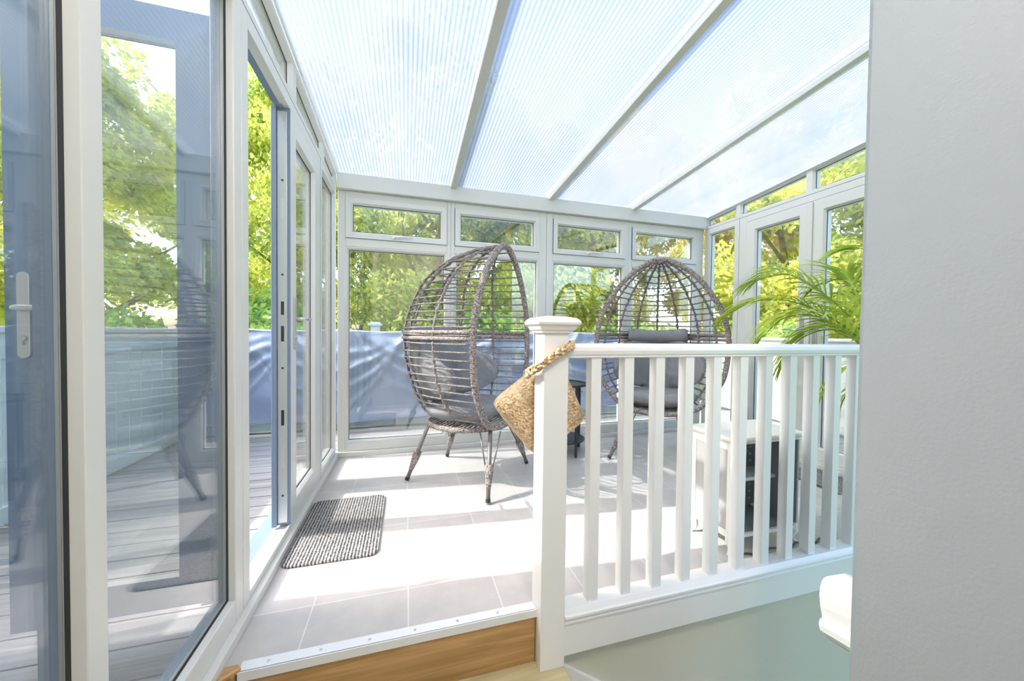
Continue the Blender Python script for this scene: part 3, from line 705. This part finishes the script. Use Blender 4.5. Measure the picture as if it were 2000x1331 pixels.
# ------------------------------------------------------------------ cabinet behind the spindles
t = thing('cabinet', 'low white metal cabinet with open dark front and curved legs behind the spindles', 'cabinet', (1.335, 1.21, 0))
W_, D_, Z0, Z1 = .385, .22, .075, .495
b = MB(); b.box(-.022, W_+.022, -.022, D_+.02, Z1, Z1+.022); b.build('top', 'cab', t, bevel=.008)
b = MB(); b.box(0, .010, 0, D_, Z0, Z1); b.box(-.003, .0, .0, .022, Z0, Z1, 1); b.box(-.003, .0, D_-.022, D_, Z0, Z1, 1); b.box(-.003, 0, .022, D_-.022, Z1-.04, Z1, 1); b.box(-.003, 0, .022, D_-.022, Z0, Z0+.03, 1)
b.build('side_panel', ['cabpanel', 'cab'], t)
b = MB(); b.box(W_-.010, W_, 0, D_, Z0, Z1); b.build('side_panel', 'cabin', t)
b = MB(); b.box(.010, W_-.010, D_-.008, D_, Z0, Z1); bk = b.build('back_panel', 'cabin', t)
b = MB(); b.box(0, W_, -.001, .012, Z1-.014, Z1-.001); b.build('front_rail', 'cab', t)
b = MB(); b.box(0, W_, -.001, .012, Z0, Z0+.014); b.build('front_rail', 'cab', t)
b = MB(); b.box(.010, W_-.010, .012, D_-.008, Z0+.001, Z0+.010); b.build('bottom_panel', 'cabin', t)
b = MB(); b.box(.010, W_-.010, .10, D_-.008, .268, .284); b.build('shelf', 'cab', t)
for i in range(4):
    for zz in (.13, .165, .20, .235, .32, .355, .39, .425):
        b = MB(); x = .05+.095*i; b.tube([(x, D_-.008, zz), (x, D_-.024, zz)], [.007, .006], 10); b.build('peg', 'lock', bk, smooth=True)
for sx in (0, 1):
    for sy in (0, 1):
        x, y = (W_-.012 if sx else .012), (D_-.014 if sy else .014); dx, dy = (1 if sx else -1), (1 if sy else -1)
        b = MB(); b.tube([(x, y, Z0+.02), (x+dx*.006, y+dy*.003, .058), (x-dx*.002, y, .035), (x+dx*.004, y+dy*.002, .015), (x+dx*.020, y+dy*.008, .004)], [.018, .017, .010, .007, .006], 10)
        b.build('leg', 'cab', t, smooth=True)
b = MB(); pts = [(1.36+.02*i, 1.196+.012*math.sin(i*.8), .006) for i in range(26)]; b.tube(pts, .004, 7)
tag(b.build('power_cable', 'cable', smooth=True), 'thin brown cable lying on the tiles under the cabinet', 'cable')

# ------------------------------------------------------------------ palm
PB = Vector((2.62, 1.30, 0))
t = thing('potted_palm', 'feathery green palm arching out from behind the grey wall', 'plant', PB)
b = MB(); b.lathe([(.10, 0), (.125, .02), (.15, .26), (.155, .28), (.145, .285), (.14, .26)], n=28); b.build('pot', 'pot', t, smooth=True)
b = MB(); b.lathe([(.139, .24), (.10, .25), (.02, .255)], n=20); b.build('soil', 'soil', t)
crown = (0, 0, .70)
b = MB()
for k in range(5): a = k*1.3; b.tube([(.05*math.cos(a), .05*math.sin(a), .24), (.035*math.cos(a), .035*math.sin(a), .5), (.03*math.cos(a), .03*math.sin(a), .72)], [.014, .011, .009], 8)
b.build('stem', 'stem', t, smooth=True)
PATHS = [[(2.439, 1.36, .924), (2.291, 1.42, 1.114), (2.171, 1.5, 1.242), (2.11, 1.6, 1.314), (2.061, 1.72, 1.289)],
 [(2.477, 1.38, .889), (2.381, 1.5, 1.048), (2.223, 1.62, 1.155), (2.101, 1.75, 1.168), (2.022, 1.88, 1.096)],
 [(2.442, 1.36, .862), (2.296, 1.42, 1.001), (2.178, 1.5, 1.072), (2.073, 1.58, 1.044), (2.028, 1.65, .939)],
 [(2.423, 1.34, .947), (2.419, 1.4, 1.116), (2.416, 1.45, 1.236), (2.413, 1.5, 1.286), (2.367, 1.55, 1.261)],
 [(2.479, 1.38, .832), (2.445, 1.46, .96), (2.378, 1.55, .989), (2.273, 1.62, .926), (2.255, 1.68, .813)],
 [(2.47, 1.35, .80), (2.375, 1.4, .80), (2.332, 1.46, .72), (2.277, 1.5, .59), (2.28, 1.53, .43)],
 [(2.47, 1.33, .74), (2.40, 1.38, .70), (2.36, 1.43, .60), (2.358, 1.45, .48), (2.371, 1.47, .36)],
 [(2.60, 1.40, .90), (2.62, 1.55, 1.10), (2.62, 1.75, 1.18), (2.60, 1.95, 1.10)], [(2.68, 1.30, .92), (2.72, 1.38, 1.15), (2.74, 1.5, 1.22), (2.75, 1.6, 1.15)],
 [(2.6, 1.22, .9), (2.55, 1.10, 1.1), (2.48, .95, 1.18), (2.42, .82, 1.08)], [(2.66, 1.2, .9), (2.70, 1.05, 1.08), (2.72, .9, 1.1), (2.72, .8, 1.0)],
 [(2.60, 1.28, 1.0), (2.56, 1.30, 1.25), (2.50, 1.36, 1.42), (2.44, 1.46, 1.45)]]
def frond(path, seed, nl, ll, wl=.019):
    rnd = random.Random(seed); P = [Vector((2.62, 1.30, .70))]+[Vector(p) for p in path]; pts = []
    for i in range(33):
        s_ = i/32*(len(P)-1); k = min(int(s_), len(P)-2); f_ = s_-k
        a, b_, c_, d_ = P[max(0, k-1)], P[k], P[k+1], P[min(len(P)-1, k+2)]
        pts.append(.5*((2*b_)+(c_-a)*f_+(2*a-5*b_+4*c_-d_)*f_*f_+(3*b_-a-3*c_+d_)*f_**3)-PB)
    b = MB(); b.tube(pts, [.0065*(1-.85*i/32)+.0008 for i in range(33)], 6); fr_ = b.build('frond', 'stem', t, smooth=True)
    b = MB()
    for i in range(nl):
        u = .26+.74*i/(nl-1); s_ = u*32; k = min(31, int(s_)); q = pts[k].lerp(pts[k+1], s_-k); tg = (pts[k+1]-pts[k]).normalized()
        side = tg.cross(Vector((0, 0, 1))).normalized(); upv = side.cross(tg)
        for sg in (-1, 1):
            L = ll*(math.sin(math.pi*min(1, u*.70+.16))**.6)*(.85+.3*rnd.random())
            dr = (side*sg*(.80-.55*u)+tg*(.60+.5*u)+upv*(.34+.2*rnd.random())).normalized(); wd = dr.cross(upv).normalized(); vs = []; nn = 9; pp = q.copy(); dd = dr.copy()
            for j in range(nn):
                a = j/(nn-1); wv = wl*math.sin(math.pi*(a*.93+.06))**.7*(.8+.2*rnd.random()*0+.2)+.0006
                vs += [pp-wd*wv*.5, pp+upv*wv*.16, pp+wd*wv*.5]
                dd = (dd+Vector((0, 0, -.17))).normalized(); pp = pp+dd*(L/(nn-1))
            b.add(vs, [(3*j+c_, 3*j+c_+1, 3*j+4+c_, 3*j+3+c_) for j in range(nn-1) for c_ in (0, 1)])
    b.build('leaflets', 'palm', fr_, smooth=True)
for i, pth in enumerate(PATHS): frond(pth, i, 24 if i not in (5, 6) else 12, .27 if i not in (5, 6) else .15)

# ------------------------------------------------------------------ outdoors
b = MB(); b.box(-60, 60, -30, 70, -.9, -.8); struct('floor_lawn', b, 'ground', 'grassy ground around the deck', 'ground')
b = MB(); y = -1.6; k = 0
while y < 4.02:
    x1 = XL-.10 if y < YB+.10 else XR+1.35
    b.box(-2.0, x1, y, y+.130, -.085, -.055)
    y += .137
y = YB+.10-4*.137
yy = .6
while yy < YB+.1:
    b.box(XR+.10, XR+1.35, yy, yy+.130, -.085, -.055); yy += .137
b.box(-2.0, 4.2, 3.95, 4.05, -.30, -.086); b.box(-2.0, -1.9, -1.6, 4.0, -.30, -.086)
struct('floor_deck', b, 'deck', 'weathered timber deck boards around the conservatory', 'deck')

def fence_run(name, label, p0, p1, ztop, zbot, matn, side, board=.118, gap=.006):
    t = thing(name, label, 'fence'); p0, p1 = Vector(p0), Vector(p1); L = (p1-p0).length; d = (p1-p0)/L; nrm = Vector((-d.y, d.x, 0))*side
    def f(u, v, z): q = p0+d*u+nrm*v; return (q.x, q.y, z)
    b = MB(); u = 0
    while u < L: b.box(u, min(u+board, L), .012, .030, zbot, ztop-.10, 0, f); u += board+gap
    b.build('boards', matn, t)
    b = MB(); b.box(0, L, -.012, .012, ztop-.16, ztop-.03, 0, f); b.build('rail', matn, t)
    b = MB(); b.box(0, L, -.012, .012, zbot+.02, zbot+.10, 0, f); b.build('rail', matn, t)
    b = MB(); b.box(-.03, L+.03, -.05, .065, ztop-.03, ztop, 0, f); b.build('capping', matn, t, bevel=.004)
    return t
fence_run('fence', 'pale blue-grey boarded fence beyond the left panes', (-1.93, -1.4, 0), (-1.93, 4.02, 0), .955, -.05, 'fence', 1)
fence_run('fence', 'sunlit white boarded fence beyond the right doors', (4.15, .4, 0), (4.15, 4.02, 0), .93, -.04, 'whitefence', -1)
def post(x, y, label):
    t = thing('fence_post', label, 'post', (x, y, 0), 0, 'posts behind the tarpaulin')
    b = MB(); b.box(-.045, .045, -.045, .045, -.3, 1.01); b.build('post', 'fence', t, bevel=.003)
    b = MB(); b.box(-.068, .068, -.068, .068, 1.01, 1.035); b.box(-.05, .05, -.05, .05, 1.035, 1.05); b.build('cap', 'fence', t, bevel=.003)
post(-.32, 4.14, 'pale capped post poking up behind the tarpaulin, left of the egg chairs')
# tarpaulin
def tarp(u, v):
    x = -1.86+5.1*u; z = .945-.90*v
    sw = 0.
    for cxx, span, ph in ((-1.7, .9, 0), (-.75, .95, .1), (.25, 1.0, 0), (1.25, .95, .07), (2.2, 1.0, .03), (3.1, .9, 0)):
        q = (x-cxx)/span
        if abs(q) < .8:
            for kk, (dep, am) in enumerate(((.10, .05), (.26, .085), (.46, .07), (.66, .045))):
                zc = .93-dep*(1-(q*1.6)**2*.75)-ph-.04*noise.noise(Vector((q*3, kk, cxx))); sw += am*math.exp(-((z-zc)/.045)**2)*max(0, 1-abs(q)*1.2)
    vert = .03*math.sin(x*7+2*math.sin(z*3))*v+.04*noise.noise(Vector((x*2.3, z*1.7, 1)))+.009*noise.noise(Vector((x*8, z*5, 4)))
    zt = z+(.010*math.sin(x*7)+.008*math.sin(x*23))*(1-v)+.02*math.sin(x*3.1)*v
    return (x, 3.97-sw-vert-.03*v, zt)
b = MB(); b.grid(tarp, 420, 120)
b.grid(lambda u, v: (-1.86+5.1*u, 3.97+.10*v, .946+.008*math.sin((-1.86+5.1*u)*7)+.014*math.sin(math.pi*v)), 200, 4)
o = b.build('tarpaulin', 'tarp', smooth=True); tag(o, 'blue-grey tarpaulin draped in folds over the railing behind the back windows', 'tarpaulin')
so_ = o.modifiers.new('thick', 'SOLIDIFY'); so_.thickness = .003
t = thing('railing', 'pale railing of the deck mostly hidden under the tarpaulin', 'railing')
b = MB(); b.box(-1.9, 4.2, 4.03, 4.09, .86, .93); b.build('rail', 'fence', t)
b = MB(); b.box(-1.9, 4.2, 4.04, 4.08, -.04, .04); b.build('rail', 'fence', t)
for i in range(6):
    b = MB(); x = -1.8+1.18*i; b.box(x-.04, x+.04, 4.03, 4.09, -.3, .86); b.build('post', 'fence', t)

# trees
def crown_mesh(seed, w_, h_, z0, nclump, nleaf, ls):
    rnd = random.Random(seed); V = []; F = []
    for c_ in range(nclump):
        a = rnd.random()*2*math.pi; zz = rnd.random(); rad = (rnd.random()**.5)*(math.sin(math.pi*(.12+.8*zz))**.7)
        cxx, cyy, czz = w_*rad*math.cos(a), w_*rad*math.sin(a), z0+(h_-z0)*zz
        cr = (.35+.45*rnd.random())*w_*.42
        for l in range(nleaf):
            v = Vector((rnd.gauss(0, 1), rnd.gauss(0, 1), rnd.gauss(0, .75))); v.normalize(); v *= cr*(.55+.5*rnd.random())
            p = Vector((cxx, cyy, czz))+v; s = ls*(.6+.8*rnd.random())
            nx = Vector((rnd.gauss(0, 1), rnd.gauss(0, 1), rnd.gauss(0, 1))).normalized(); t1 = nx.orthogonal().normalized(); t2 = nx.cross(t1)
            o = len(V); V += [p-t1*s*.5, p-t2*s*.28+nx*s*.08, p+t1*s*.5, p+t2*s*.28+nx*s*.08]; F.append((o, o+1, o+2, o+3))
    b = MB(); b.v = [tuple(v) for v in V]; b.f = F; b.m = [0]*len(F); return b
def trunk_mesh(seed, h_, r_):
    rnd = random.Random(seed); b = MB(); pts = [Vector((.12*math.sin(i*.7+seed), .12*math.cos(i*.9+seed*2), -.05+h_*.85*i/9)) for i in range(10)]
    pts[0] = Vector((0, 0, -.05)); b.tube(pts, [r_*(1-.075*i) for i in range(10)], 9)
    for k in range(7):
        i = 3+k % 6; a = rnd.random()*6.28; p = pts[i]; q = p+Vector((math.cos(a), math.sin(a), .8))*h_*.16; r__ = q+Vector((math.cos(a+.4), math.sin(a+.4), .9))*h_*.12
        b.tube([p, q, r__], [r_*.4, r_*.25, r_*.1], 6)
    return b
GZ = -.8
kinds = []
for i, (w_, h_, z0, nc, nl, ls, mt) in enumerate([(2.1, 7.6, 1.0, 85, 460, .135, 'leafA'), (2.3, 8.6, .9, 90, 460, .135, 'leafB'), (1.9, 7.8, 1.3, 75, 440, .13, 'leafC')]):
    cm = crown_mesh(11+i, w_, h_, z0, nc, nl, ls); tm = trunk_mesh(i, h_, .11)
    kinds.append((cm, tm, mt, h_))
protos = {}
def tree(kind, x, y, s, label, rz):
    cm, tm, mt, h_ = kinds[kind]
    t = thing('tree', label, 'tree', (x, y, GZ), rz, 'trees beyond the deck'); t.scale = (s, s, s)
    if kind not in protos:
        protos[kind] = (cm.build('crown', mt), tm.build('trunk', 'trunk', smooth=True))
        for o in protos[kind]: o.parent = t
    else:
        for o in protos[kind]:
            c_ = o.copy(); C.objects.link(c_); c_.parent = t
    return t
for (k, x, y, s, lb) in [(0, -5.0, 7.2, .80, 'lime green tree with ragged top behind the boarded fence and tall fixed pane'), (1, -7.6, 5.4, .80, 'mid green tree beyond the pale fence, farthest to the side of the house'),
        (1, -2.4, 9.6, .86, 'mid green tree standing past the open doorway'), (0, -9.0, 11.5, 1.0, 'lime green tree far off beyond the pale fence'),
        (1, .6, 8.6, .95, 'dense green tree right behind the nearer egg chair'), (0, 3.1, 8.8, .9, 'lime green tree behind the window between the egg chairs'),
        (1, -5.2, 14, 1.1, 'distant green tree seen between the open leaf and the doorway'), (2, 5.5, 8.2, .9, 'yellow-tinged tree right behind the farther egg chair'),
        (0, 1.6, 13.0, 1.2, 'tall distant lime green tree above the newel post'), (1, -1.6, 14.5, 1.0, 'distant green tree behind the window next to the left corner'),
        (2, 5.5, 13.5, 1.2, 'distant yellow-tinged tree behind the window between the egg chairs'), (0, 8.2, 6.2, .95, 'lime green tree beyond the right doors above the palm'),
        (2, 10.5, 9.5, 1.2, 'yellow-tinged tree behind the narrow pane by the back corner'), (1, 8.8, 3.4, .95, 'mid green tree beyond the white fence, mostly hidden by the grey wall'),
        (0, 12.5, 5.0, 1.3, 'distant lime green tree behind the palm and grey wall')]:
    tree(k, x, y, s, lb, random.random()*6.28)
cmB = crown_mesh(40, 1.0, 1.5, .15, 40, 260, .08); sh = None
for (x, y, s, lb) in [(-3.6, 5.8, 1.2, 'green shrub behind the far end of the pale boarded fence'), (-1.6, 6.3, 1.15, 'green shrub behind the tarpaulin beside the open doorway'), (.4, 6.4, 1.1, 'green shrub above the tarpaulin behind the nearer egg chair'),
        (2.3, 6.2, 1.15, 'green shrub above the tarpaulin just past the newel post'), (4.2, 6.0, 1.2, 'green shrub behind the farther egg chair'), (6.0, 4.6, 1.2, 'green shrub beyond the white fence, seen under the palm'),
        (6.2, 2.6, 1.2, 'green shrub beyond the white fence, hidden by the grey wall'), (-2.7, 7.8, 1.5, 'larger green shrub seen through the open doorway'), (1.3, 7.6, 1.4, 'larger green shrub between the egg chairs, behind the front row')]:
    if sh is None: sh = o = cmB.build('shrub', 'leafD')
    else: o = sh.copy(); C.objects.link(o)
    o.location = (x, y, GZ-.05); o.scale = (s, s, s); o.rotation_euler = (0, 0, random.random()*6)
    tag(o, lb, 'shrub', 'shrubs beyond the deck')
